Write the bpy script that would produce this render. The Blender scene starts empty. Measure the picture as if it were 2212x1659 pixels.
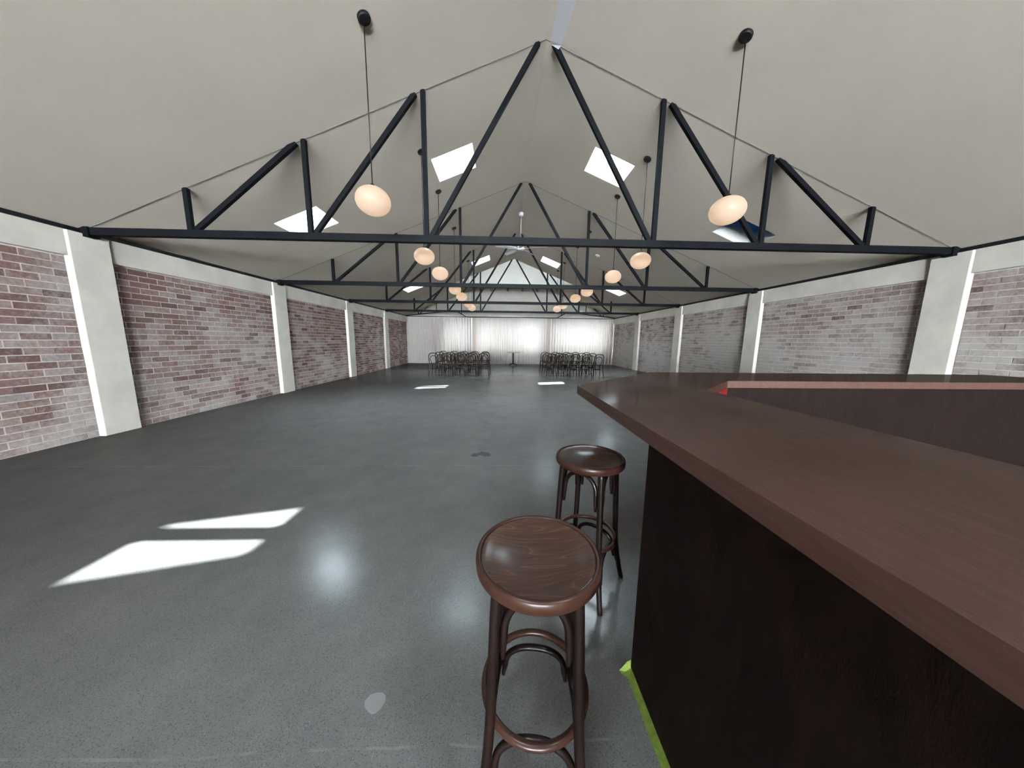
import bpy, bmesh, math, random
from mathutils import Vector, Matrix
R = random.Random(7)
C = bpy.context.scene.collection
S = bpy.context.scene

# ------------------------------------------------------------------ camera
F_PX, PITCH, YAW, ROLL, CAM_H = 636.64, 0.1454, 0.0341, 0.0111, 1.37
def cam_axes():
    cy, sy, cp, sp = math.cos(YAW), math.sin(YAW), math.cos(PITCH), math.sin(PITCH)
    f = Vector((sy*cp, cy*cp, -sp)); r = Vector((cy, -sy, 0)); u = r.cross(f)
    c, s = math.cos(ROLL), math.sin(ROLL)
    return c*r + s*u, -s*r + c*u, f
cr, cu, cf = cam_axes()
cam = bpy.data.cameras.new('camera'); cam.sensor_fit = 'HORIZONTAL'; cam.sensor_width = 36.0
cam.lens = F_PX*36.0/2212.0; cam.clip_start = 0.05; cam.clip_end = 200
camo = bpy.data.objects.new('camera', cam); C.objects.link(camo)
m = Matrix.Identity(4)
for i in range(3):
    m[i][0], m[i][1], m[i][2] = cr[i], cu[i], -cf[i]
m[2][3] = CAM_H
camo.matrix_world = m
S.camera = camo

# ------------------------------------------------------------------ world, sun, exposure
SKY = 94.0
w = bpy.data.worlds.new('sky'); S.world = w; w.use_nodes = True
bg = w.node_tree.nodes['Background']; bg.inputs[0].default_value = (0.945, 0.965, 1.0, 1); bg.inputs[1].default_value = SKY
sl = bpy.data.lights.new('sun', 'SUN'); sl.energy = 95; sl.angle = math.radians(0.6); sl.color = (1, 0.95, 0.87)
so = bpy.data.objects.new('sun', sl); C.objects.link(so)
so.rotation_euler = Vector((-0.86, -0.862, -1)).to_track_quat('-Z', 'Y').to_euler()
so.location = (8, 20, 12)
vs = S.view_settings
S.display_settings.display_device = 'sRGB'
vs.view_transform = 'Standard'; vs.look = 'None'; vs.gamma = 1; vs.use_curve_mapping = False
vs.exposure = 0.2
cy_ = S.cycles
cy_.use_denoising = True; cy_.use_light_tree = False; cy_.adaptive_threshold = .05; cy_.adaptive_min_samples = 24
cy_.max_bounces = 7; cy_.diffuse_bounces = 5; cy_.glossy_bounces = 4
cy_.transmission_bounces = 6; cy_.transparent_max_bounces = 10
cy_.sample_clamp_indirect = 2.0; cy_.caustics_reflective = False; cy_.blur_glossy = 1.0; cy_.caustics_refractive = False
def portal(loc, normal, sx, sy, name='daylight_portal'):
    l = bpy.data.lights.new(name, 'AREA'); l.shape = 'RECTANGLE'; l.size = sx; l.size_y = sy
    l.cycles.is_portal = True
    o = bpy.data.objects.new(name, l); C.objects.link(o); o.location = loc
    n = Vector(normal).normalized(); y = Vector((0, 1, 0)) if abs(n.y) < .9 else Vector((0, 0, 1))
    x = y.cross(-n).normalized(); y = (-n).cross(x)
    o.rotation_euler = Matrix((x, y, -n)).transposed().to_euler()
    return o

# ------------------------------------------------------------------ room measures (metres)
XC, ZA, SL, ZC = 0.5355, 5.163, 0.3972, 2.733      # ridge x, ridge height, roof slope, tie-beam height
HW = 6.105; XL, XR = XC-HW, XC+HW
T1Y, BAY = 4.3254, 3.3685
YB, YE = -14.2, 17.8                                # wall behind the camera, far wall
def roof_z(x): return ZA - SL*abs(x-XC)

# ------------------------------------------------------------------ materials
def new_mat(name):
    mt = bpy.data.materials.new(name); mt.use_nodes = True
    nt = mt.node_tree; b = nt.nodes['Principled BSDF']
    return mt, nt, b
def N(nt, t, **kw):
    n = nt.nodes.new(t)
    for k, v in kw.items():
        if hasattr(n, k): setattr(n, k, v)
        else: n.inputs[k.replace('_', ' ')].default_value = v
    return n
def L(nt, a, b): nt.links.new(a, b)
def ramp(nt, fac, stops):
    r = nt.nodes.new('ShaderNodeValToRGB'); e = r.color_ramp.elements
    e.remove(e[1]); e[0].position = stops[0][0]; e[0].color = (*stops[0][1], 1)
    for p, c in stops[1:]:
        n = e.new(p); n.color = (*c, 1)
    L(nt, fac, r.inputs[0]); return r
def math_n(nt, op, a, b=None, c=None):
    n = nt.nodes.new('ShaderNodeMath'); n.operation = op
    for i, v in enumerate((a, b, c)):
        if v is None: continue
        if isinstance(v, (int, float)): n.inputs[i].default_value = v
        else: L(nt, v, n.inputs[i])
    return n.outputs[0]
def mixc(nt, fac, a, b, mode='MIX'):
    n = nt.nodes.new('ShaderNodeMix'); n.data_type = 'RGBA'; n.blend_type = mode
    for v, i in ((fac, 0), (a, 6), (b, 7)):
        if isinstance(v, (int, float)): n.inputs[i].default_value = v
        elif isinstance(v, tuple): n.inputs[i].default_value = (*v, 1)
        else: L(nt, v, n.inputs[i])
    return n.outputs[2]
def pos(nt): return nt.nodes.new('ShaderNodeNewGeometry').outputs['Position']
def noise(nt, vec, scale, detail=3, rough=0.55, dist=0):
    n = N(nt, 'ShaderNodeTexNoise'); n.inputs['Scale'].default_value = scale; n.inputs['Detail'].default_value = detail
    n.inputs['Roughness'].default_value = rough; n.inputs['Distortion'].default_value = dist
    if vec is not None: L(nt, vec, n.inputs['Vector'])
    return n.outputs['Fac']
def bump(nt, b, h, strength=.2, dist=.01):
    n = nt.nodes.new('ShaderNodeBump'); n.inputs['Strength'].default_value = strength; n.inputs['Distance'].default_value = dist
    L(nt, h, n.inputs['Height']); L(nt, n.outputs[0], b.inputs['Normal'])
def plain(name, col, rough=.6, var=.06, vscale=3.0, metallic=0, spec=.5, bmp=0, bscale=60):
    mt, nt, b = new_mat(name)
    p = pos(nt); f = noise(nt, p, vscale, 4)
    lo = tuple(max(0, c*(1-var)) for c in col); hi = tuple(min(1, c*(1+var)) for c in col)
    r = ramp(nt, f, [(.3, lo), (.7, hi)]); L(nt, r.outputs[0], b.inputs['Base Color'])
    b.inputs['Roughness'].default_value = rough; b.inputs['Metallic'].default_value = metallic
    b.inputs['Specular IOR Level'].default_value = spec
    if bmp: bump(nt, b, noise(nt, p, bscale, 3), bmp, .004)
    return mt

M = {}
M['ceiling'] = plain('ceiling_paint', (.88, .785, .675), .75, .035, .9, bmp=.05)
M['gable'] = plain('gable_paint', (.88, .87, .81), .8, .03, 1.0)
M['plaster'] = plain('plaster_white', (.80, .745, .70), .8, .05, 1.2)
M['concrete_paint'] = plain('painted_concrete', (.90, .84, .755), .8, .09, 2.2, bmp=.12)
M['steel'] = plain('charcoal_steel', (.0065, .0075, .010), .5, .2, 5.0, spec=.12)
M['seam'] = plain('seam_shadow_strip', (.28, .265, .25), .8)
M['black'] = plain('matt_black_metal', (.012, .013, .014), .4)
M['white'] = plain('white_enamel', (.84, .82, .86), .35, .03)
M['shaft'] = plain('skylight_lining', (.80, .81, .80), .7, .03)
M['tabletop'] = plain('pale_laminate', (.40, .36, .35), .35)
M['tape'] = plain('green_masking_tape', (.215, .30, .042), .55, .22, 45.0, bmp=.25, bscale=120)
M['red'] = plain('red_panel_paint', (.26, .015, .022), .4)
M['filler'] = plain('pale_filler', (.36, .345, .335), .45, .05, 30)
M['pier'] = plain('pier_paint', (.52, .45, .40), .8, .06, 3.0)
M['frame'] = plain('window_frame_paint', (.55, .5, .46), .5)

def glass(name='window_glass', tint=(.93, .97, .97)):
    mt = bpy.data.materials.new(name); mt.use_nodes = True; nt = mt.node_tree
    nt.nodes.remove(nt.nodes['Principled BSDF'])
    t = nt.nodes.new('ShaderNodeBsdfTransparent'); t.inputs[0].default_value = (*tint, 1)
    g = nt.nodes.new('ShaderNodeBsdfGlossy'); g.inputs['Roughness'].default_value = .03
    mx = nt.nodes.new('ShaderNodeMixShader'); mx.inputs[0].default_value = .05
    L(nt, t.outputs[0], mx.inputs[1]); L(nt, g.outputs[0], mx.inputs[2])
    L(nt, mx.outputs[0], nt.nodes['Material Output'].inputs[0]); return mt
M['glass'] = glass()
M['skylight_glass'] = glass('tinted_skylight_glass', (.70, .76, .785))
M['dim_pane'] = glass('dimmed_skylight_glass', (.36, .385, .395))  # tint darkened only to cut the light of the added end-bay skylight
M['blue_pane'] = glass('sky_tinted_pane', (.006, .013, .022))  # tint stands in for blue sky beyond the pane and keeps the sun out

def curtain_mat():
    mt = bpy.data.materials.new('sheer_curtain_cloth'); mt.use_nodes = True; nt = mt.node_tree
    nt.nodes.remove(nt.nodes['Principled BSDF'])
    p = pos(nt); f = noise(nt, p, 14, 2)
    col = ramp(nt, f, [(.3, (.62, .575, .55)), (.7, (.68, .63, .605))]).outputs[0]
    d = nt.nodes.new('ShaderNodeBsdfDiffuse'); L(nt, col, d.inputs[0])
    t = nt.nodes.new('ShaderNodeBsdfTranslucent'); L(nt, col, t.inputs[0])
    mx = nt.nodes.new('ShaderNodeMixShader'); mx.inputs[0].default_value = .0145
    L(nt, d.outputs[0], mx.inputs[1]); L(nt, t.outputs[0], mx.inputs[2])
    L(nt, mx.outputs[0], nt.nodes['Material Output'].inputs[0]); return mt
M['curtain'] = curtain_mat()

def lamp_mat():
    mt, nt, b = new_mat('opal_glass_lit')
    b.inputs['Base Color'].default_value = (.22, .18, .15, 1); b.inputs['Roughness'].default_value = .3
    b.inputs['Emission Color'].default_value = (1.0, .69, .46, 1); b.inputs['Emission Strength'].default_value = .57; b.inputs['Specular IOR Level'].default_value = .15
    return mt
M['lamp'] = lamp_mat()

def floor_mat():
    mt, nt, b = new_mat('polished_concrete')
    p = pos(nt)
    big = noise(nt, p, .55, 6, .6, 0); mid = noise(nt, p, 3.2, 6, .7, 0)
    col = ramp(nt, big, [(.30, (.215, .213, .206)), (.55, (.247, .241, .231)), (.75, (.275, .261, .245))]).outputs[0]
    mcol = ramp(nt, mid, [(.3, (.84, .855, .87)), (.7, (1.10, 1.085, 1.07))]).outputs[0]
    col = mixc(nt, 1.0, col, mcol, 'MULTIPLY')
    # aggregate specks
    v = N(nt, 'ShaderNodeTexVoronoi'); v.inputs['Scale'].default_value = 250; v.inputs['Randomness'].default_value = 1; L(nt, p, v.inputs['Vector'])
    sepv = N(nt, 'ShaderNodeSeparateColor'); L(nt, v.outputs['Color'], sepv.inputs[0])
    dark = math_n(nt, 'MULTIPLY', math_n(nt, 'GREATER_THAN', sepv.outputs[0], .74), math_n(nt, 'LESS_THAN', v.outputs['Distance'], .42))
    col = mixc(nt, math_n(nt, 'MULTIPLY', dark, .6), col, (.05, .05, .052))
    lite = math_n(nt, 'MULTIPLY', math_n(nt, 'LESS_THAN', sepv.outputs[1], .16), math_n(nt, 'LESS_THAN', v.outputs['Distance'], .5))
    col = mixc(nt, math_n(nt, 'MULTIPLY', lite, .35), col, (.40, .385, .37))
    fine = noise(nt, p, 260, 2); col = mixc(nt, .5, col, ramp(nt, fine, [(.3, (.75, .75, .75)), (.7, (1.2, 1.2, 1.2))]).outputs[0], 'MULTIPLY')
    # worn control joints and a dark stain, each with its own ragged outline
    sep = N(nt, 'ShaderNodeSeparateXYZ'); L(nt, p, sep.inputs[0])
    wob = math_n(nt, 'MULTIPLY', math_n(nt, 'SUBTRACT', noise(nt, p, 2.2, 4), .5), .06)
    brk = ramp(nt, noise(nt, p, 5, 3), [(.42, (0, 0, 0)), (.6, (1, 1, 1))]).outputs[0]
    for y0, wd, st in ((.822, .0040, .42), (3.11, .008, .35), (6.6, .012, .2)):
        d = math_n(nt, 'ABSOLUTE', math_n(nt, 'SUBTRACT', math_n(nt, 'ADD', sep.outputs[1], wob), y0))
        fac = math_n(nt, 'MULTIPLY', math_n(nt, 'MULTIPLY', math_n(nt, 'LESS_THAN', d, wd), brk), st)
        col = mixc(nt, fac, col, (.42, .40, .37))
    dx = math_n(nt, 'DIVIDE', math_n(nt, 'ADD', sep.outputs[0], .26), .13); dy = math_n(nt, 'DIVIDE', math_n(nt, 'SUBTRACT', sep.outputs[1], 3.42), .085)
    rr = math_n(nt, 'ADD', math_n(nt, 'MULTIPLY', dx, dx), math_n(nt, 'MULTIPLY', dy, dy))
    rr = math_n(nt, 'ADD', rr, math_n(nt, 'MULTIPLY', math_n(nt, 'SUBTRACT', noise(nt, p, 9, 3), .5), 3.5))
    stain = ramp(nt, rr, [(.55, (1, 1, 1)), (.85, (0, 0, 0))]).outputs[0]
    col = mixc(nt, math_n(nt, 'MULTIPLY', stain, .6), col, (.06, .06, .065))
    L(nt, col, b.inputs['Base Color'])
    b.inputs['Roughness'].default_value = .21
    b.inputs['Specular IOR Level'].default_value = .36
    h = math_n(nt, 'ADD', noise(nt, p, 5.5, 3), math_n(nt, 'MULTIPLY', fine, .05))
    bump(nt, b, h, .05, .02)
    return mt
M['floor'] = floor_mat()

BL, BH = .25, .0878      # brick module: length and course height
def brick_mat(name, wash):
    mt, nt, b = new_mat(name)
    p = pos(nt); sep = N(nt, 'ShaderNodeSeparateXYZ'); L(nt, p, sep.inputs[0])
    row = math_n(nt, 'FLOOR', math_n(nt, 'DIVIDE', sep.outputs[2], BH))
    colm = math_n(nt, 'FLOOR', math_n(nt, 'ADD', math_n(nt, 'DIVIDE', sep.outputs[1], BL), math_n(nt, 'MULTIPLY', math_n(nt, 'MODULO', row, 2), .5)))
    cb = N(nt, 'ShaderNodeCombineXYZ'); L(nt, colm, cb.inputs[0]); L(nt, row, cb.inputs[1])
    wn = N(nt, 'ShaderNodeTexWhiteNoise'); wn.noise_dimensions = '3D'; L(nt, cb.outputs[0], wn.inputs['Vector'])
    col = ramp(nt, wn.outputs['Value'], [(0, (.19, .118, .112)), (.3, (.29, .168, .152)), (.6, (.335, .205, .186)), (.85, (.40, .285, .265)), (1, (.24, .19, .19))]).outputs[0]
    gr = noise(nt, p, 40, 4, .7)
    col = mixc(nt, 1.0, col, ramp(nt, gr, [(.25, (.72,)*3), (.75, (1.25,)*3)]).outputs[0], 'MULTIPLY')
    # lime wash remnants: broad patches broken up brick by brick
    pat = noise(nt, p, .85, 4, .62, .5); fin = noise(nt, p, 26, 4, .72)
    low = math_n(nt, 'MULTIPLY', math_n(nt, 'SUBTRACT', 1.1, sep.outputs[2]), .07)
    v = math_n(nt, 'ADD', math_n(nt, 'ADD', pat, math_n(nt, 'MULTIPLY', math_n(nt, 'SUBTRACT', fin, .5), .55)), math_n(nt, 'ADD', low, math_n(nt, 'MULTIPLY', math_n(nt, 'SUBTRACT', wn.outputs['Value'], .5), .22)))
    fac = ramp(nt, v, [(.52-wash, (0, 0, 0)), (.90-wash, (.85, .85, .85))]).outputs[0]
    col = mixc(nt, fac, col, (.72, .665, .64))
    L(nt, col, b.inputs['Base Color']); b.inputs['Roughness'].default_value = .85; b.inputs['Specular IOR Level'].default_value = .25
    bump(nt, b, math_n(nt, 'ADD', gr, fin), .35, .006)
    return mt
M['brick_l'] = brick_mat('red_brick_lightly_washed', .12)
M['brick_r'] = brick_mat('red_brick_heavily_washed', .35)
M['mortar_l'] = plain('mortar_left', (.82, .73, .69), .9, .18, 9.0, bmp=.3)
M['mortar_r'] = plain('mortar_right', (.78, .73, .68), .9, .15, 9.0, bmp=.3)

def wood(name, dark, mid, lite, rough, stretch=(1, 1, 1), scale=6.0, rings=False, coat=0.0, pores=0.0, spec=.5, crough=.2):
    mt, nt, b = new_mat(name)
    tc = N(nt, 'ShaderNodeTexCoord'); mp = N(nt, 'ShaderNodeMapping'); L(nt, tc.outputs['Object'], mp.inputs[0])
    mp.inputs['Scale'].default_value = stretch
    v = mp.outputs[0]
    g = noise(nt, v, scale, 5, .6, 1.2)
    if rings:
        ws = N(nt, 'ShaderNodeTexNoise'); ws.inputs['Scale'].default_value = scale*.33; ws.inputs['Detail'].default_value = 1; L(nt, v, ws.inputs['Vector'])
        g2 = math_n(nt, 'FRACT', math_n(nt, 'MULTIPLY', ws.outputs['Fac'], 15))
        g = math_n(nt, 'ADD', math_n(nt, 'MULTIPLY', g, .7), math_n(nt, 'MULTIPLY', math_n(nt, 'POWER', g2, 5), .32))
    col = ramp(nt, g, [(.28, dark), (.52, mid), (.78, lite)]).outputs[0]
    L(nt, col, b.inputs['Base Color'])
    fine = noise(nt, v, scale*9, 3, .7)
    b.inputs['Roughness'].default_value = rough
    b.inputs['Coat Weight'].default_value = coat; b.inputs['Coat Roughness'].default_value = crough
    b.inputs['Specular IOR Level'].default_value = spec
    if pores: bump(nt, b, fine, pores, .003)
    return mt
M['seat_wood'] = wood('stool_seat_veneer', (.062, .028, .018), (.095, .042, .027), (.19, .090, .056), .5, (1.0, 8, 1), 5.0, True, .5, 0, .25, .24)
M['bent_wood'] = wood('stool_bentwood', (.007, .0032, .0027), (.012, .0048, .0037), (.020, .0078, .0055), .4, (3, 3, 1), 5.0, False, .4, 0, .3)
M['ring_wood'] = wood('stool_hoop_wood', (.036, .0145, .0095), (.052, .0205, .013), (.068, .027, .017), .4, (5, 5, 5), 2.0, False, .3, 0, .25, .2)
M['chair_wood'] = wood('chair_dark_wood', (.012, .008, .007), (.020, .012, .010), (.032, .018, .014), .35, (2, 2, 1), 5.0)
M['chair_seat'] = wood('chair_seat_wood', (.06, .036, .027), (.09, .058, .042), (.13, .09, .07), .18, (1, 6, 1), 5.0, False, .5)
M['bar_top'] = wood('bar_top_oak', (.080, .036, .026), (.106, .049, .036), (.140, .068, .050), .42, (9, .9, 9), 5.0, False, 1.0, .5, .35, .10)
M['bar_edge'] = M['bar_top']
M['bar_panel'] = wood('bar_panel_dark_veneer', (.010, .0062, .0055), (.014, .008, .007), (.020, .011, .009), .55, (7, 2, .7), 5.0, False, 0, .2, .10)

# ------------------------------------------------------------------ mesh helpers
def mk(name, verts, faces, mat, parent=None, smooth=False, loc=(0, 0, 0)):
    me = bpy.data.meshes.new(name); me.from_pydata([tuple(v) for v in verts], [], faces)
    bm = bmesh.new(); bm.from_mesh(me); bmesh.ops.recalc_face_normals(bm, faces=bm.faces); bm.to_mesh(me); bm.free()
    if smooth:
        me.polygons.foreach_set('use_smooth', [True]*len(me.polygons))
    me.materials.append(M[mat] if isinstance(mat, str) else mat)
    o = bpy.data.objects.new(name, me); C.objects.link(o); o.location = loc
    if parent is not None: o.parent = parent
    return o
def tag(o, label=None, cat=None, group=None, kind=None):
    if label: o['label'] = label
    if cat: o['category'] = cat
    if group: o['group'] = group
    if kind: o['kind'] = kind
    return o
def empty(name, loc=(0, 0, 0), rz=0):
    o = bpy.data.objects.new(name, None); o.empty_display_size = .2; C.objects.link(o); o.location = loc; o.rotation_euler = (0, 0, rz); return o
def copy_tree(o, parent=None):
    c = o.copy(); C.objects.link(c); c.parent = parent
    for ch in list(o.children): copy_tree(ch, c)
    return c
class MB:
    def __init__(s): s.v = []; s.f = []
    def add(s, v, f):
        b = len(s.v); s.v += [tuple(x) for x in v]; s.f += [tuple(i+b for i in q) for q in f]; return s
    def box(s, x0, x1, y0, y1, z0, z1):
        return s.add([(x0, y0, z0), (x1, y0, z0), (x1, y1, z0), (x0, y1, z0), (x0, y0, z1), (x1, y0, z1), (x1, y1, z1), (x0, y1, z1)],
                     [(0, 3, 2, 1), (4, 5, 6, 7), (0, 1, 5, 4), (1, 2, 6, 5), (2, 3, 7, 6), (3, 0, 4, 7)])
    def bar(s, a, b, wx, wy):
        """square tube from a to b lying in an xz plane: wx across in that plane, wy along y"""
        a = Vector(a); b = Vector(b); d = (b-a).normalized(); y = Vector((0, 1, 0)); n = d.cross(y).normalized()
        vs = []
        for p in (a, b):
            for i, j in ((-1, -1), (1, -1), (1, 1), (-1, 1)): vs.append(p + n*wx*.5*i + y*wy*.5*j)
        return s.add(vs, [(0, 1, 2, 3), (7, 6, 5, 4), (0, 4, 5, 1), (1, 5, 6, 2), (2, 6, 7, 3), (3, 7, 4, 0)])
    def tube(s, pts, rad, n=10, closed=False):
        pts = [Vector(p) for p in pts]; k = len(pts)
        rads = rad if isinstance(rad, (list, tuple)) else [rad]*k
        tang = []
        for i in range(k):
            if closed: t = pts[(i+1) % k]-pts[i-1]
            else: t = pts[min(i+1, k-1)]-pts[max(i-1, 0)]
            tang.append(t.normalized())
        ref = Vector((0, 0, 1)) if abs(tang[0].z) < .9 else Vector((1, 0, 0))
        nrm = (ref - tang[0]*ref.dot(tang[0])).normalized()
        vs = []; fs = []
        for i in range(k):
            if i: nrm = (nrm - tang[i]*nrm.dot(tang[i])).normalized()
            bn = tang[i].cross(nrm)
            for j in range(n):
                a = 2*math.pi*j/n; vs.append(pts[i] + (nrm*math.cos(a)+bn*math.sin(a))*rads[i])
        for i in range(k if closed else k-1):
            i2 = (i+1) % k
            for j in range(n):
                j2 = (j+1) % n; fs.append((i*n+j, i*n+j2, i2*n+j2, i2*n+j))
        if not closed:
            fs.append(tuple(range(n-1, -1, -1))); fs.append(tuple((k-1)*n+j for j in range(n)))
        return s.add(vs, fs)
    def lathe(s, prof, n=32, c=(0, 0, 0), cap=True):
        vs = []; fs = []; k = len(prof)
        for r, z in prof:
            for j in range(n):
                a = 2*math.pi*j/n; vs.append((c[0]+r*math.cos(a), c[1]+r*math.sin(a), c[2]+z))
        for i in range(k-1):
            for j in range(n):
                j2 = (j+1) % n; fs.append((i*n+j, i*n+j2, (i+1)*n+j2, (i+1)*n+j))
        if cap:
            fs.append(tuple(range(n-1, -1, -1))); fs.append(tuple((k-1)*n+j for j in range(n)))
        return s.add(vs, fs)
    def prism(s, poly, z0, z1):
        n = len(poly); vs = [(x, y, z0) for x, y in poly]+[(x, y, z1) for x, y in poly]
        return s.add(vs, [tuple(range(n-1, -1, -1)), tuple(range(n, 2*n))]+[(i, (i+1) % n, n+(i+1) % n, n+i) for i in range(n)])
    def build(s, name, mat, parent=None, smooth=False, loc=(0, 0, 0)):
        return mk(name, s.v, s.f, mat, parent, smooth, loc)
def bevel(o, w, seg=2, angle=35):
    md = o.modifiers.new('bevel', 'BEVEL'); md.width = w; md.segments = seg; md.limit_method = 'ANGLE'; md.angle_limit = math.radians(angle); return o
def shade_auto(o, ang=40):
    me = o.data; me.polygons.foreach_set('use_smooth', [True]*len(me.polygons))
    try: me.set_sharp_from_angle(angle=math.radians(ang))
    except Exception: pass
    return o

# ------------------------------------------------------------------ floor
fl = empty('floor'); tag(fl, 'polished grey concrete floor with speckled aggregate', kind='structure')
mk('slab', [(XL-.3, YB, 0), (XR+.3, YB, 0), (XR+.3, YE+.1, 0), (XL-.3, YE+.1, 0), (XL-.3, YB, -.15), (XR+.3, YB, -.15), (XR+.3, YE+.1, -.15), (XL-.3, YE+.1, -.15)],
   [(0, 1, 2, 3), (7, 6, 5, 4), (0, 4, 5, 1), (1, 5, 6, 2), (2, 6, 7, 3), (3, 7, 4, 0)], 'floor', fl)
pp = [(-.517, .957), (-.506, .977), (-.482, .984), (-.460, .983), (-.444, .972), (-.440, .953), (-.448, .930), (-.462, .918), (-.474, .916), (-.494, .926), (-.511, .940)]
MB().prism(pp, 0, .0006).build('filler_patch', 'filler', fl)

# ------------------------------------------------------------------ ceiling with skylight openings
SKY_Y = [(5.645, 6.365), (5.645+2*BAY, 6.365+2*BAY), (5.645-2*BAY, 6.365-2*BAY), (15.65, 16.35)]  # rear and end-bay rows are unseen skylights added to brighten the hall
SKY_O = [(1.075, 1.785), (3.80, 4.545), (.25, .95)]
OPEN = [(0, 0), (0, 1), (1, 0), (1, 1), (2, 0), (3, 2)]      # (row along the hall, place on the slope)
ceil = empty('ceiling', (XC, 5, ZA)); tag(ceil, 'white painted pitched ceiling with skylight openings', kind='structure')
def slope_pt(side, o, y, up=0.0):
    nl = math.sqrt(1+SL*SL)
    return Vector((XC+side*o + side*SL/nl*up, y, ZA-SL*o + up/nl))
ys = sorted([YB, YE+.1]+[v for p in SKY_Y for v in p]); os_ = sorted([0, HW+.12]+[v for p in SKY_O for v in p])
def hole(y, o, side): return any((k != 3 or side < 0) and SKY_Y[k][0] < y < SKY_Y[k][1] and SKY_O[j][0] < o < SKY_O[j][1] for k, j in OPEN)
off = Vector((XC, 5, ZA))
for side, nm in ((-1, 'ceiling_slope'), (1, 'ceiling_slope')):
    b = MB()
    for i in range(len(ys)-1):
        for j in range(len(os_)-1):
            if hole((ys[i]+ys[i+1])/2, (os_[j]+os_[j+1])/2, side): continue
            b.add([slope_pt(side, os_[j], ys[i])-off, slope_pt(side, os_[j+1], ys[i])-off, slope_pt(side, os_[j+1], ys[i+1])-off, slope_pt(side, os_[j], ys[i+1])-off], [(0, 1, 2, 3)])
    b.build(nm, 'ceiling', ceil)
for n in range(1, 5):          # thin joints in the lining above each truss
    Y = T1Y+(n-1)*BAY
    for side in (-1, 1):
        b = MB(); q = [slope_pt(side, o, Y+d, -.003)-off for o, d in ((.0, -.006), (HW-.05, -.006), (HW-.05, .006), (.0, .006))]
        q2 = [slope_pt(side, o, Y+d, -.0005)-off for o, d in ((.0, -.006), (HW-.05, -.006), (HW-.05, .006), (.0, .006))]
        b.add(q+q2, [(0, 1, 2, 3), (4, 5, 6, 7), (0, 1, 5, 4), (1, 2, 6, 5), (2, 3, 7, 6), (3, 0, 4, 7)]); b.build('ceiling_joint', 'seam', ceil)
wi = 0
SHAFT = .38
names_y = ['between the first two trusses', 'beyond the third truss', 'behind the viewpoint, added for light', 'over the end bay, added for light']
for k, (ya, yb) in enumerate(SKY_Y):
    for oi, (oa, ob) in enumerate(SKY_O):
        if (k, oi) not in OPEN: continue
        for side in (-1, 1):
            if k == 3 and side > 0: continue
            SHAFT = .50 if side < 0 else .32
            wi += 1
            base = slope_pt(side, (oa+ob)/2, (ya+yb)/2)
            e = empty('window_%d' % wi, base); tag(e, 'square %s skylight in the %s roof slope %s' % (('upper', 'lower', 'ridge')[oi], 'left' if side < 0 else 'right', names_y[k]), kind='structure')
            b = MB()
            cs = [(oa, ya), (ob, ya), (ob, yb), (oa, yb)]
            lo = [slope_pt(side, o, y, -.002)-base for o, y in cs]; hi = [slope_pt(side, o, y, SHAFT)-base for o, y in cs]
            b.add(lo+hi, [(0, 1, 5, 4), (1, 2, 6, 5), (2, 3, 7, 6), (3, 0, 4, 7)]); b.build('shaft_lining', 'shaft', e)
            b = MB(); pa = [slope_pt(side, o, y, SHAFT-.012)-base for o, y in cs]; pb = [slope_pt(side, o, y, SHAFT)-base for o, y in cs]
            b.add(pa+pb, [(0, 1, 2, 3), (4, 5, 6, 7), (0, 1, 5, 4), (1, 2, 6, 5), (2, 3, 7, 6), (3, 0, 4, 7)]); b.build('pane', 'blue_pane' if (k == 0 and oi == 1 and side > 0) else 'dim_pane' if k == 3 else 'skylight_glass', e)
            nrm = Vector((side*SL, 0, 1))
            portal(slope_pt(side, (oa+ob)/2, (ya+yb)/2, SHAFT+.02), nrm, (ob-oa)*1.076, yb-ya)

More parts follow.
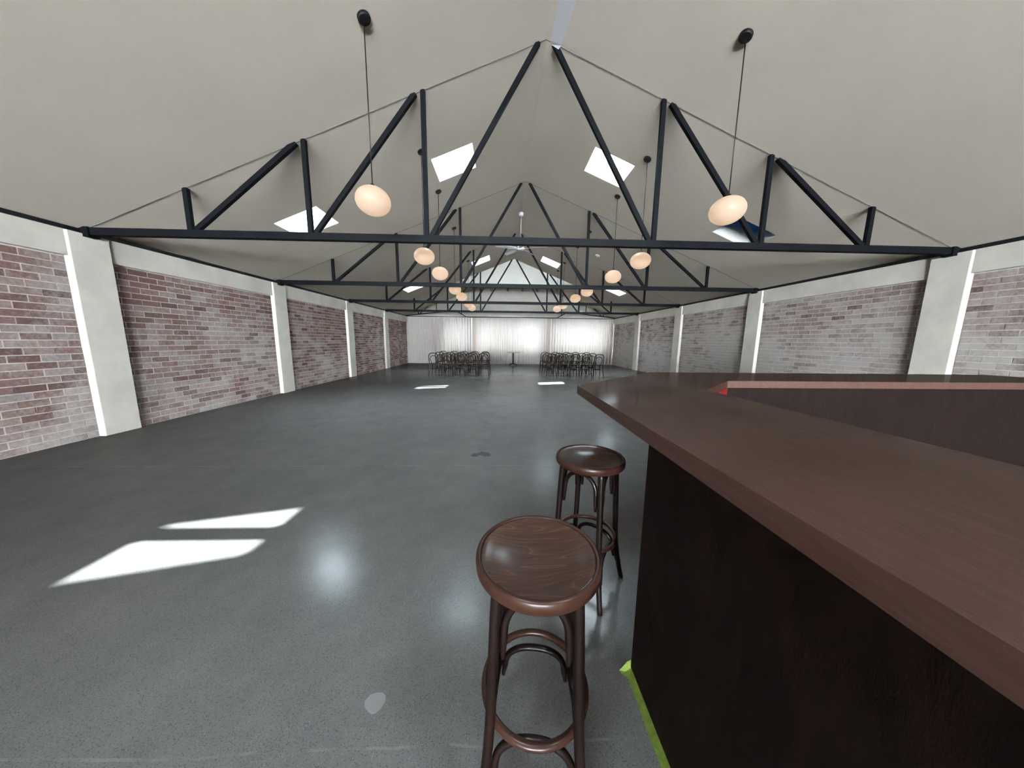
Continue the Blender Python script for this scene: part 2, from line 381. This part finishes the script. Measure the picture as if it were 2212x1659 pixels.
# ------------------------------------------------------------------ side walls: brick bays between painted concrete columns
def project(P):
    d = Vector(P)-Vector((0, 0, CAM_H)); z = d.dot(cf)
    return (1106+F_PX*d.dot(cr)/z, 829.5-F_PX*d.dot(cu)/z) if z > .05 else None
BRICK_TOP = 2.385
COLW = .205
cols = [T1Y+BAY*n for n in range(-5, 4)]
def side_wall(side):
    X = XL if side < 0 else XR; inn = -side
    nm = 'wall_left' if side < 0 else 'wall_right'
    wl = empty(nm, (X, 5, 0)); tag(wl, ('red brick wall with pale mortar between painted columns' if side < 0 else 'heavily whitewashed brick wall between painted columns'), kind='structure')
    o0 = Vector((X, 5, 0))
    x0, x1 = sorted((0, side*.22))
    MB().box(x0, x1, YB-5, YE-5+.1, 0, BRICK_TOP+.01).build('mortar_bed', 'mortar_l' if side < 0 else 'mortar_r', wl)
    xa, xb = sorted((inn*.055, side*.22))
    MB().box(xa, xb, YB-5, YE-5+.1, BRICK_TOP, ZC-.012).build('ring_beam', 'concrete_paint', wl)
    xa, xb = sorted((inn*.07, side*.05))
    MB().box(xa, xb, YB-5, YE-5, ZC-.03, ZC+.02).build('top_strip', 'black', wl)
    for cy in cols:
        xa, xb = sorted((inn*.09, side*.1))
        bevel(MB().box(xa, xb, cy-COLW-5, cy+COLW-5, 0, ZC-.035).build('concrete_column', 'concrete_paint', wl), .008)
    # bricks
    full = MB(); full.box(-.008, .004, -.5*(BL-.014), .5*(BL-.014), -.5*(BH-.012), .5*(BH-.012))
    mats = 'brick_l' if side < 0 else 'brick_r'
    proto = full.build('brick', mats, wl); fm = proto.data; bpy.data.objects.remove(proto)
    if side > 0:
        for v in fm.vertices: v.co.x = -v.co.x
        fm.flip_normals()
    cand = []
    edges = [YB]+[c for c in cols]+[YE]
    for bi in range(len(edges)-1):
        ya = edges[bi]+(COLW if bi else 0); yb = edges[bi+1]-(COLW if bi < len(edges)-2 else 0)
        r = 0
        while (r+1)*BH <= BRICK_TOP+.01:
            k = math.floor(ya/BL)-1
            while True:
                s = (k-.5*(r % 2))*BL; k += 1
                if s >= yb: break
                a, b_ = max(s, ya), min(s+BL, yb)
                if b_-a < .04: continue
                cand.append((a+.007, b_-.007, r*BH+.006, (r+1)*BH-.006, b_-a > BL-1e-3))
            r += 1
    def score(c):
        q = project((X, (c[0]+c[1])/2, (c[2]+c[3])/2))
        if q is None or not (642 < q[0] < 1569) or not (0 < q[1] < 1659): return 1e9
        return c[0]
    order = sorted(range(len(cand)), key=lambda i: score(cand[i]))
    single = set(order[:300]); rest = MB()
    RR = random.Random(3 if side < 0 else 5)
    for i, (a, b_, z0, z1, isfull) in enumerate(cand):
        jit = RR.uniform(-.002, .002)*inn
        if i in single:
            if isfull:
                o = bpy.data.objects.new('brick', fm); C.objects.link(o); o.parent = wl
                o.location = (jit, (a+b_)/2-5, (z0+z1)/2)
            else:
                xa, xb = sorted((-.008*inn, .004*inn))
                o = MB().box(xa, xb, -(b_-a)/2, (b_-a)/2, -(z1-z0)/2, (z1-z0)/2).build('brick', mats, wl)
                o.location = (jit, (a+b_)/2-5, (z0+z1)/2)
        else:
            xa, xb = sorted((-.008*inn, .004*inn+jit)); rest.box(xa, xb, a-5, b_-5, z0, z1)
    tag(rest.build('brick_courses', mats, wl), kind='stuff')
    return wl
side_wall(-1); side_wall(1)

# ------------------------------------------------------------------ far wall with three windows, gable panel, wall behind the camera
WX = [(-3.40, -1.92), (-1.38, 2.43), (2.97, 6.40)]; WZ = (.80, 2.44)
wf = empty('wall_far', (XC, YE, 0)); tag(wf, 'white end wall with three wide windows behind curtains', kind='structure')
o0 = (XC, YE)
b = MB()
def wbox(b, xa, xb, za, zb): b.box(xa-XC, xb-XC, 0, .2, za, zb)
wbox(b, XL-.1, WX[0][0], 0, ZC); wbox(b, WX[0][1], WX[1][0], 0, ZC); wbox(b, WX[1][1], WX[2][0], 0, ZC); wbox(b, WX[2][1], XR+.1, 0, ZC)
for xa, xb in WX: wbox(b, xa, xb, 0, WZ[0]); wbox(b, xa, xb, WZ[1], ZC)
b.build('lower_wall', 'plaster', wf)
for xp in (-1.65, 2.70): MB().box(xp-.16-XC, xp+.16-XC, -.14, -.001, 0, ZC).build('pier', 'pier', wf)
g = MB(); g.add([(-HW-.15, 0, ZC), (HW+.15, 0, ZC), (HW+.15, 0, roof_z(XR+.15)), (0, 0, ZA+.02), (-HW-.15, 0, roof_z(XL-.15)),
                 (-HW-.15, .2, ZC), (HW+.15, .2, ZC), (HW+.15, .2, roof_z(XR+.15)), (0, .2, ZA+.02), (-HW-.15, .2, roof_z(XL-.15))],
                [(0, 1, 2, 3, 4), (9, 8, 7, 6, 5), (0, 5, 6, 1), (1, 6, 7, 2), (2, 7, 8, 3), (3, 8, 9, 4), (4, 9, 5, 0)])
g.build('upper_wall', 'plaster', wf)
for k, (xa, xb) in enumerate(WX):
    wi += 1
    e = empty('window_%d' % wi, ((xa+xb)/2, YE+.1, WZ[0])); tag(e, ['narrower window behind the curtain beside the plain wall stretch', 'wide middle window behind the sheer curtain', 'wide window behind the curtain next to the whitewashed wall'][k], kind='structure')
    hw = (xb-xa)/2; h = WZ[1]-WZ[0]
    f = MB(); f.box(-hw, hw, -.03, .03, 0, .05); f.box(-hw, hw, -.03, .03, h-.05, h); f.box(-hw, -hw+.05, -.03, .03, .05, h-.05); f.box(hw-.05, hw, -.03, .03, .05, h-.05)
    f.build('window_frame', 'frame', e)
    n = 2 if k == 0 else 4
    for i in range(n):
        pa = -hw+.05+(2*hw-.1)*i/n; pb = -hw+.05+(2*hw-.1)*(i+1)/n
        if i: MB().box(pa-.02, pa+.02, -.025, .025, .05, h-.05).build('mullion', 'frame', e)
        MB().box(pa+.021, pb-.021, -.004, .004, .051, h-.051).build('pane', 'glass', e)
    portal(((xa+xb)/2, YE+.22, (WZ[0]+WZ[1])/2), (0, 1, 0), xb-xa, h)
# closed gable panel just behind the fourth truss
T4Y = T1Y+3*BAY; GZ = 3.93; gx = (ZA-GZ)/SL
gb = MB(); gb.add([(-gx, 0, 0), (gx, 0, 0), (0, 0, ZA-GZ-.003), (-gx, .1, 0), (gx, .1, 0), (0, .1, ZA-GZ-.003)], [(0, 1, 2), (5, 4, 3), (0, 3, 4, 1), (1, 4, 5, 2), (2, 5, 3, 0)])
o = gb.build('wall_gable', 'gable', loc=(XC, T4Y+.045, GZ)); tag(o, 'pale triangular gable panel behind the fourth roof truss', kind='structure')

# wall behind the camera: its glazing is added, unseen, to brighten the hall
wb = empty('wall_back', (XC, YB, 0)); tag(wb, 'end wall behind the viewpoint with a glazed front added for light', kind='structure')
GX, GZ2 = 5.7, 2.65
b = MB(); b.box(-HW-.1, -GX, -.2, 0, 0, ZC); b.box(GX, HW+.1, -.2, 0, 0, ZC); b.box(-GX, GX, -.2, 0, GZ2, ZC); b.build('lower_wall', 'plaster', wb)
g = MB(); g.add([(-HW-.15, 0, ZC), (HW+.15, 0, ZC), (HW+.15, 0, roof_z(XR+.15)), (0, 0, ZA+.02), (-HW-.15, 0, roof_z(XL-.15)),
                 (-HW-.15, -.2, ZC), (HW+.15, -.2, ZC), (HW+.15, -.2, roof_z(XR+.15)), (0, -.2, ZA+.02), (-HW-.15, -.2, roof_z(XL-.15))],
                [(0, 1, 2, 3, 4), (9, 8, 7, 6, 5), (0, 5, 6, 1), (1, 6, 7, 2), (2, 7, 8, 3), (3, 8, 9, 4), (4, 9, 5, 0)])
g.build('upper_wall', 'plaster', wb)
wi += 1
e = empty('window_%d' % wi, (XC, YB-.1, 0)); tag(e, 'glazed front added behind the viewpoint to brighten the hall', kind='structure')
for i in range(9):
    xx = -GX+2*GX*i/8; MB().box(xx-.03, xx+.03, -.04, .04, 0, GZ2).build('mullion', 'steel', e)
    if i < 8: MB().box(xx+.031, xx+2*GX/8-.031, -.004, .004, .002, GZ2).build('pane', 'glass', e)
portal((XC, YB-.22, GZ2/2), (0, -1, 0), 2*GX, GZ2)

# ------------------------------------------------------------------ roof trusses
X1, X2, X3 = 1.577, 3.127, 4.691
def rz_(o): return ZA-SL*o-ZC
def make_truss():
    t = empty('roof_truss', (XC, T1Y, ZC))
    MB().box(-HW+.02, HW-.02, -.042, .042, -.045, .045).build('tie_beam', 'steel', t)
    for s in (-1, 1):
        for x in (X1, X2, X3):
            MB().bar((s*x, 0, .045), (s*x, 0, rz_(x)+.0), .058, .05).build('vertical_strut', 'steel', t)
        for xa, xb in ((X1-.065, .10), (X2-.065, X1+.10), (X3-.065, X2+.10)):
            MB().bar((s*xa, 0, .045), (s*xb, 0, rz_(xb)), .058, .05).build('diagonal_strut', 'steel', t)
        MB().box(s*HW-.16*(s > 0), s*HW+.16*(s < 0), -.06, .06, -.075, .05).build('bearing_plate', 'steel', t)
    return t
tr = make_truss()
tl = ['charcoal steel roof truss spanning the hall, nearest of the four', 'charcoal steel roof truss, second from the viewpoint', 'charcoal steel roof truss, third from the viewpoint', 'charcoal steel roof truss against the pale gable panel, farthest of four']
for n in range(4):
    t = tr if n == 0 else copy_tree(tr)
    t.location = (XC, T1Y+n*BAY, ZC); tag(t, tl[n], 'roof truss', 'steel roof trusses')
# cranked steel frame over the curtains at the end wall
ef = empty('steel_gantry', (XC, YE-.42, ZC)); tag(ef, 'cranked dark steel frame above the curtain along the end wall', 'steel frame')
prof = [(-6.05, .0), (-3.72, .27), (-3.15, .27), (-2.62, -.03), (2.62, -.03), (3.15, .27), (3.72, .27), (6.05, .0)]
for a, b_ in zip(prof, prof[1:]):
    MB().bar((a[0], 0, a[1]), (b_[0], 0, b_[1]), .045, .05).build('rail', 'steel', ef)
for s in (-1, 1):
    for x, zb in ((5.33, .09), (4.30, .205), (2.88, .12)):
        MB().bar((s*x, 0, zb), (s*x, 0, rz_(x)-.0), .04, .04).build('dropper', 'steel', ef)
    MB().bar((s*5.24, 0, .1), (s*4.75, 0, rz_(4.75)), .035, .035).build('brace', 'steel', ef)

# ------------------------------------------------------------------ pendant lamps
LZ = 2.785; LO = 1.88
LY = [3.34, 5.36, 6.66, 8.67, 10.03, 12.03, 13.35]
def make_lamp():
    t = empty('pendant_lamp', (XC-LO, LY[0], LZ))
    top = roof_z(XC+LO)-LZ
    prof = []
    for i in range(0, 19):
        a = math.pi*i/18; prof.append((max(.002, .172*math.sin(a)), -.137*math.cos(a)))
    gs = MB().lathe(prof, 32).build('globe_shade', 'lamp', t, True)
    MB().lathe([(.028, .128), (.028, .15), (.012, .165)], 20).build('cap', 'black', gs, True)
    MB().tube([(0, 0, .16), (0, 0, (top+.16)/2), (0, 0, top-.02)], .0055, 8).build('cord', 'black', t, True)
    return t, top
lamp0, ltop = make_lamp()
def canopy(side, parent):
    n = Vector((-side*SL, 0, -1)).normalized()
    b = MB().lathe([(.062, 0), (.062, -.02), (.055, -.028), (.02, -.03)], 28)
    ang = math.atan(SL)*side
    o = b.build('ceiling_canopy', 'black', parent, False); shade_auto(o); o.location = (0, 0, ltop); o.rotation_euler = (0, ang, 0)
    return o
ordn = ['first', 'second', 'third', 'fourth', 'fifth', 'sixth', 'seventh']
for side in (-1, 1):
    for i, y in enumerate(LY):
        if i == 0 and side == -1: t = lamp0
        else: t = copy_tree(base_lamp)
        if i == 0 and side == -1:
            base_lamp = copy_tree(lamp0)
        t.location = (XC+side*LO, y, LZ); canopy(side, t)
        tag(t, 'glowing opal globe pendant lamp, %s from the front in the %s row' % (ordn[i], 'left' if side < 0 else 'right'), 'pendant lamp', 'globe pendant lamps in two rows')
for ch in list(base_lamp.children_recursive): bpy.data.objects.remove(ch)
bpy.data.objects.remove(base_lamp)

# ------------------------------------------------------------------ ceiling fans
def make_fan():
    t = empty('ceiling_fan', (XC, T1Y+1.5*BAY, 4.12))
    top = ZA-4.12
    MB().lathe([(.075, top-.03), (.078, top-.08), (.06, top-.115), (.02, top-.125)], 28).build('ceiling_rose', 'white', t, True)
    MB().tube([(0, 0, .13), (0, 0, top-.1)], .0125, 10).build('down_rod', 'white', t, True)
    MB().lathe([(.03, .16), (.055, .15), (.062, .07), (.115, .055), (.12, .0), (.11, -.03), (.05, -.045)], 32).build('motor_housing', 'white', t, True)
    for k in range(5):
        a = math.radians(54+72*k); b = MB(); vs = []
        for r, wd in ((.10, .045), (.16, .055), (.30, .066), (.55, .062), (.74, .052), (.78, .036)):
            for s in (-1, 1):
                for zz in (-.004, .004):
                    vs.append((r, s*wd, zz + s*.016))
        fs = []
        for i in range(5):
            p = 4*i; q = p+4
            fs += [(p+1, q+1, q+3, p+3), (p, p+2, q+2, q), (p, q, q+1, p+1), (p+2, p+3, q+3, q+2)]
        fs += [(0, 1, 3, 2), (20, 22, 23, 21)]
        ca, sa = math.cos(a), math.sin(a)
        vs = [(x*ca-y*sa, x*sa+y*ca, z) for x, y, z in vs]
        MB().add(vs, fs).build('blade', 'white', t)
    return t
fan = make_fan(); tag(fan, 'white five-blade ceiling fan hanging from the ridge beyond the second truss', 'ceiling fan', 'white ceiling fans')
f2 = copy_tree(fan); f2.location = (XC+.01, 2.42, 4.12); f2.rotation_euler = (0, 0, math.radians(-31))
tag(f2, 'white ceiling fan overhead with one blade reaching down into the top edge', 'ceiling fan', 'white ceiling fans')

# ------------------------------------------------------------------ small ceiling things
tk = empty('lighting_track', (XC, T4Y-.02, GZ-.03)); tag(tk, 'thin black lighting track under the gable panel', 'light track')
MB().box(-2.3, 2.3, -.02, .02, -.015, .015).build('rail', 'black', tk)
sx = [-1.257, -.496, .245, .922, 1.624, 2.549]
for i, x in enumerate(sx):
    t = empty('spotlight', (x, T4Y-.02, GZ-.045))
    MB().tube([(0, 0, 0), (0, 0, -.06)], .014, 10).build('stem', 'black', t, True)
    tx = (x-XC)*.03
    MB().tube([(0, -.02, -.05), (0+tx, -.06, -.20)], .042, 14).build('lamp_head', 'black', t, False)
    tag(t, 'small black spotlight on the track, %s of six counting from the left' % (['first', 'second', 'third', 'fourth', 'fifth', 'sixth'][i]), 'spotlight', 'track spotlights')
def roof_fix(name, x, y, prof, mats, label, cat):
    side = 1 if x > XC else -1
    t = empty(name, (x, y, roof_z(x))); t.rotation_euler = (0, math.atan(SL)*side, 0); tag(t, label, cat)
    o = MB().lathe(prof, 28).build('body', mats, t); shade_auto(o)
    o = MB().lathe([(.02, prof[-1][1]+.002), (.02, prof[-1][1]-.012), (.012, prof[-1][1]-.015)], 16).build('sensor_cap', mats, t); shade_auto(o)
    return t
roof_fix('smoke_detector', 3.074, 9.976, [(.075, 0), (.075, -.02), (.06, -.045), (.03, -.05)], 'white', 'round white smoke detector on the roof slope above the right lamps', 'smoke detector')
el = empty('ceiling_fixture', (5.36, 10.70, roof_z(5.36))); el.rotation_euler = (0, math.atan(SL), 0); tag(el, 'small white oblong fixture low on the right roof slope near the third truss', 'ceiling fixture')
bevel(MB().box(-.10, .10, -.05, .05, -.045, 0).build('housing', 'white', el), .01); MB().box(-.075, .075, -.035, .035, -.052, -.044).build('diffuser', 'white', el)

# ------------------------------------------------------------------ curtains
CY = YE-.22
def curtain(name, xa, xb, label, seed, flare=0):
    rr = random.Random(seed); n = int((xb-xa)/.018); rows = 14; zt, zb = 2.665, .025
    ph = []; x = xa; a = 0
    for i in range(n+1):
        ph.append(a); a += 2*math.pi*.018/(.115+.05*math.sin(i*.013+seed)+rr.uniform(-.025, .03))
    amps = [.028+.018*math.sin(i*.031+seed*2) for i in range(n+1)]
    b = MB(); vs = []
    for r in range(rows+1):
        v = r/rows; z = zt+(zb-zt)*v
        for i in range(n+1):
            x = xa+(xb-xa)*i/n
            gath = 1+.9*v*v
            y = amps[i]*math.sin(ph[i]+.5*v*math.sin(i*.02+seed))*gath + .012*v*math.sin(i*.11+seed+4*v)
            xx = x + .014*v*math.sin(ph[i]*.5) - flare*v**6*.10*max(0, (i/n-.93)/.07)
            vs.append((xx-(xa+xb)/2, y, z-zb))
    fs = [(r*(n+1)+i, r*(n+1)+i+1, (r+1)*(n+1)+i+1, (r+1)*(n+1)+i) for r in range(rows) for i in range(n)]
    e = empty(name, ((xa+xb)/2, CY, zb)); tag(e, label, 'curtain', 'sheer curtains along the end wall')
    o = MB().add(vs, fs).build('curtain_drop', 'curtain', e, True)
    MB().box(-(xb-xa)/2, (xb-xa)/2, -.02, .02, zt-zb, zt-zb+.03).build('heading_tape', 'curtain', e)
    return e
curtain('sheer_curtain', XL+.012, -1.755, 'sheer curtain beside the red brick wall, only its inner half backlit', 11)
curtain('sheer_curtain', -1.545, 2.595, 'wide backlit sheer curtain behind the small table', 37)
curtain('sheer_curtain', 2.805, XR-.012, 'backlit sheer curtain ending at the whitewashed brick wall', 51, 1)
tk = empty('curtain_track', (XC, CY, 2.70)); tag(tk, 'dark curtain track running the width of the end wall', 'curtain track')
MB().box(-HW+.03, HW-.03, -.065, -.04, -.005, .03).build('rail', 'steel', tk)
MB().box(-HW+.01, HW-.01, -.065, .218, .0305, .045).build('light_stop_board', 'plaster', tk)  # added board, stops window light spilling up onto the ceiling

# ------------------------------------------------------------------ cafe table at the far end
t = empty('cafe_table', (.61, 16.55, 0), math.radians(6)); tag(t, 'small pedestal table with pale square top in front of the curtain', 'table')
bevel(MB().box(-.335, .335, -.335, .335, .715, .75).build('table_top', 'tabletop', t), .006)
MB().tube([(0, 0, .06), (0, 0, .40), (0, 0, .70)], .045, 16).build('column', 'black', t, True)
MB().lathe([(.045, .69), (.10, .705), (.11, .714)], 20).build('top_plate', 'black', t, True)
hub = MB().lathe([(.085, .075), (.075, .10), (.05, .15), (.045, .17)], 20).build('hub', 'black', t, True)
for k in range(4):
    a = math.radians(45+90*k); pts = []
    for r, z in ((.04, .095), (.14, .085), (.23, .06), (.29, .018)): pts.append((r*math.cos(a), r*math.sin(a), z))
    MB().tube(pts, [.026, .024, .021, .017], 10).build('foot', 'black', hub, True)

# ------------------------------------------------------------------ bentwood chairs
def spline(pts, n=6, closed=False):
    P = [Vector(p) for p in pts]; out = []; k = len(P)
    rng = range(k) if closed else range(k-1)
    for i in rng:
        p0 = P[i-1] if (i or closed) else P[i]*2-P[i+1]; p1 = P[i]; p2 = P[(i+1) % k]; p3 = P[(i+2) % k] if (closed or i+2 < k) else p2*2-p1
        for j in range(n):
            t_ = j/n
            out.append(.5*((2*p1)+(p2-p0)*t_+(2*p0-5*p1+4*p2-p3)*t_*t_+(3*p1-p0-3*p2+p3)*t_**3))
    if not closed: out.append(P[-1])
    return out
def make_chair():      # faces +y
    t = empty('bentwood_chair')
    o = MB().lathe([(.185, .438), (.2, .445), (.204, .458), (.2, .470), (.185, .472), (.165, .464), (.02, .459)], 28).build('seat', 'chair_seat', t, True)
    half = [(.205, -.235, 0), (.182, -.185, .22), (.176, -.165, .44), (.182, -.20, .62), (.175, -.235, .76), (.12, -.262, .852)]
    path = half+[(0, -.27, .875)]+[(-x, y, z) for x, y, z in reversed(half)]
    bf = MB().tube(spline(path, 5), .017, 8).build('back_frame', 'chair_wood', t, True)
    inner = [(.085, -.168, .455), (.125, -.196, .60), (.105, -.222, .72), (.0, -.238, .775), (-.105, -.222, .72), (-.125, -.196, .60), (-.085, -.168, .455)]
    MB().tube(spline(inner, 5), .0135, 8).build('inner_hoop', 'chair_wood', bf, True)
    for s in (-1, 1):
        MB().tube(spline([(s*.205, .215, 0), (s*.17, .165, .2), (s*.15, .135, .445)], 4), [.013]*4+[.0155]*4+[.018], 8).build('front_leg', 'chair_wood', t, True)
    MB().tube([(.165*math.cos(a*math.pi/12), .165*math.sin(a*math.pi/12)-.01, .255) for a in range(24)], .011, 7, True).build('stretcher_hoop', 'chair_wood', t, True)
    return t
ch0 = make_chair(); first = True
rowsY = [11.75, 12.7, 13.65]; rn = ['nearest row', 'middle row', 'farthest row']
pl = ['at the aisle', 'second from the aisle', 'third from the aisle', 'next to the outer end', 'at the outer end']
CR = random.Random(12)
for side in (-1, 1):
    for ri, y in enumerate(rowsY):
        for k in range(5):
            t = ch0 if first else copy_tree(ch0); first = False
            off_ = (1.27 if side < 0 else 1.40)+k*.475
            t.location = (XC+side*off_+CR.uniform(-.012, .012), y+CR.uniform(-.05, .05), 0)
            t.rotation_euler = (0, 0, math.radians(CR.uniform(-6, 6)))
            tag(t, 'dark bentwood chair %s, %s of the %s block' % (pl[k], rn[ri], 'left' if side < 0 else 'right'), 'chair', 'bentwood chairs set out in two blocks')

# ------------------------------------------------------------------ bar stools
def make_stool():
    t = empty('bar_stool')
    H = .757
    prof = [(.0004, H-.030), (.03, H-.0297), (.06, H-.0280), (.09, H-.0245), (.115, H-.0190), (.135, H-.0125), (.150, H-.0075), (.160, H-.0052), (.1655, H-.0045)]
    low = [(.1655, H-.028), (.002, H-.028)]
    o = MB().lathe(prof[::-1], 72, cap=False).build('seat_panel', 'seat_wood', t, True)
    ring = []
    for r, z in ((.166, H-.038), (.178, H-.038), (.1815, H-.034), (.183, H-.018), (.1815, H-.005), (.178, H-.0006), (.173, H), (.1685, H-.0012), (.1665, H-.006), (.166, H-.012)): ring.append((r, z))
    ring.append(ring[0])
    MB().lathe(ring, 72, cap=False).build('seat_hoop', 'ring_wood', t, True)
    def at(a, r, z): return (r*math.cos(a), r*math.sin(a), z)
    for k in range(4):
        a = math.radians(90*k)
        pts = [at(a, .150, H-.036), at(a, .158, .60), at(a, .166, .44), at(a, .174, .31), at(a, .186, .19), at(a, .207, .08), at(a, .226, 0)]
        sp = spline(pts, 5); MB().tube(sp, [.0165-.0035*(i/len(sp)) for i in range(len(sp))], 14).build('leg', 'bent_wood', t, True)
    MB().tube([at(2*math.pi*i/64, .157, .30) for i in range(64)], .0115, 12, True).build('foot_ring', 'ring_wood', t, True)
    LEG = [(0, .226), (.08, .207), (.19, .186), (.31, .174), (.44, .166), (.60, .158), (.73, .150)]
    def rl(z):
        for (z0, r0), (z1, r1) in zip(LEG, LEG[1:]):
            if z <= z1: return r0+(r1-r0)*(z-z0)/(z1-z0)
        return LEG[-1][1]
    for k in range(4):          # bent arches sprung between neighbouring legs, tails fixed to the legs
        am = math.radians(90*k+45); ux, uy = math.cos(am), math.sin(am)
        for nm, zb, zs, ry in (('seat_arch', .515, .598, .094), ('foot_arch', .125, .188, .084)):
            def pt(sgn, z, c=1.0):
                hc = (rl(z)*.7071-.0255)*c*sgn; d = rl(z)*.7071
                return (ux*d-uy*hc, uy*d+ux*hc, z)
            P = [pt(1, zb), pt(1, zb+.35*(zs-zb)), pt(1, zb+.7*(zs-zb))]
            for i in range(0, 13):
                th = math.pi*i/12; z = zs+ry*math.sin(th); q = math.cos(th)
                hc = (rl(zs)*.7071-.0255)*math.copysign(abs(q)**.85, q); d = rl(z)*.7071
                P.append((ux*d-uy*hc, uy*d+ux*hc, z))
            P += [pt(-1, zb+.7*(zs-zb)), pt(-1, zb+.35*(zs-zb)), pt(-1, zb)]
            sp = spline(P, 3); n = len(sp)
            MB().tube(sp, [.0065+.0045*min(1, min(i, n-1-i)/7) for i in range(n)], 12).build(nm, 'bent_wood', t, True)
    return t
s1 = make_stool(); s1.location = (.109, .790, 0); s1.rotation_euler = (0, 0, math.radians(38))
tag(s1, 'dark bentwood bar stool closest to us, seat seen from above', 'bar stool', 'bentwood bar stools at the bar')
for ch in s1.children:
    if ch.name.startswith('seat_panel'): ch.rotation_euler = (0, 0, math.radians(-38))
s2 = copy_tree(s1); s2.location = (.483, 1.520, 0); s2.rotation_euler = (0, 0, math.radians(5))
tag(s2, 'dark bentwood bar stool standing beyond, under the bar top corner', 'bar stool', 'bentwood bar stools at the bar')

# ------------------------------------------------------------------ bar
ZB = 1.10
bt = empty('bar_worktop', (1.0, 1.0, 1.05)); tag(bt, 'thick dark brown wooden bar top with angled corner', 'bar top')
outer = [(.466, -2.4), (.466, 1.791), (1.356, 2.642), (4.6, 2.642)]
inner = [(4.6, 2.06), (1.632, 2.06), (1.183, 1.655), (1.183, -2.4)]
V0 = [(x-1.0, y-1.0) for x, y in outer]; V1 = [(x-1.0, y-1.0) for x, y in inner]
for i, (pa, pb, qb, qa) in enumerate(((V0[0], V0[1], V1[2], V1[3]), (V0[1], V0[2], V1[1], V1[2]), (V0[2], V0[3], V1[0], V1[1]))):
    o = MB().prism([pa, pb, qb, qa], 0, .05).build('top_section', 'bar_top', bt)
bb = empty('bar_counter', (.551, 1.043, 0)); tag(bb, 'very dark brown panelled bar base under the bar top', 'bar counter')
bevel(MB().box(0, .03, -3.4, 0, 0, 1.048).build('front_panel', 'bar_panel', bb), .0015)
MB().box(.0305, .57, -.03, 0, 0, 1.048).build('end_panel', 'bar_panel', bb)
MB().box(.57, .60, -3.4, 0, 0, 1.048).build('inner_panel', 'bar_panel', bb)
def rel(p): return (p[0]-.551, p[1]-1.043)
dg = [(1.20, 1.66), (1.645, 2.072), (1.541, 2.18), (1.096, 1.768)]
MB().prism([rel(p) for p in dg], 0, 1.048).build('corner_panel', 'red', bb)
MB().prism([rel(p) for p in ((1.645, 2.072), (4.6, 2.072), (4.6, 2.20), (1.65, 2.20))], 0, 1.048).build('far_panel', 'bar_panel', bb)
MB().prism([rel(p) for p in ((1.06, 1.044), (1.152, 1.044), (1.19, 1.655), (1.10, 1.74))], 0, 1.048).build('link_panel', 'bar_panel', bb)
# green tape along the foot of the bar
tp = empty('masking_tape', (.551, 1.043, 0)); tag(tp, 'strip of green masking tape along the foot of the bar', 'tape')
b = MB(); vs = []; n = 60; RT = random.Random(4)
for i in range(n+1):
    y = .004-3.4*i/n; jx = RT.uniform(-.0012, .0012)
    vs += [(-.026+jx, y, .0012), (-.012, y, .0022+RT.uniform(0, .0006)), (-.0012, y, .0030), (-.0008, y, .013+RT.uniform(-.0008, .0008))]
fs = [(4*i+j, 4*i+j+1, 4*i+j+5, 4*i+j+4) for i in range(n) for j in range(3)]
o = b.add(vs, fs).build('tape_strip', 'tape', tp); md = o.modifiers.new('thick', 'SOLIDIFY'); md.thickness = .0006
cv = [(-.001, .0, .046), (-.001, -.004, .012), (-.014, .006, .030), (-.026, -.012, .004), (-.040, -.004, .013), (-.052, -.008, .006), (-.046, -.018, .003), (-.034, -.028, .002), (-.012, -.024, .004)]
o = MB().add(cv, [(0, 1, 2), (2, 1, 3), (2, 3, 4), (4, 3, 5), (5, 3, 6), (6, 3, 7), (7, 3, 8), (8, 3, 1)]).build('crumpled_end', 'tape', tp); md = o.modifiers.new('thick', 'SOLIDIFY'); md.thickness = .0008
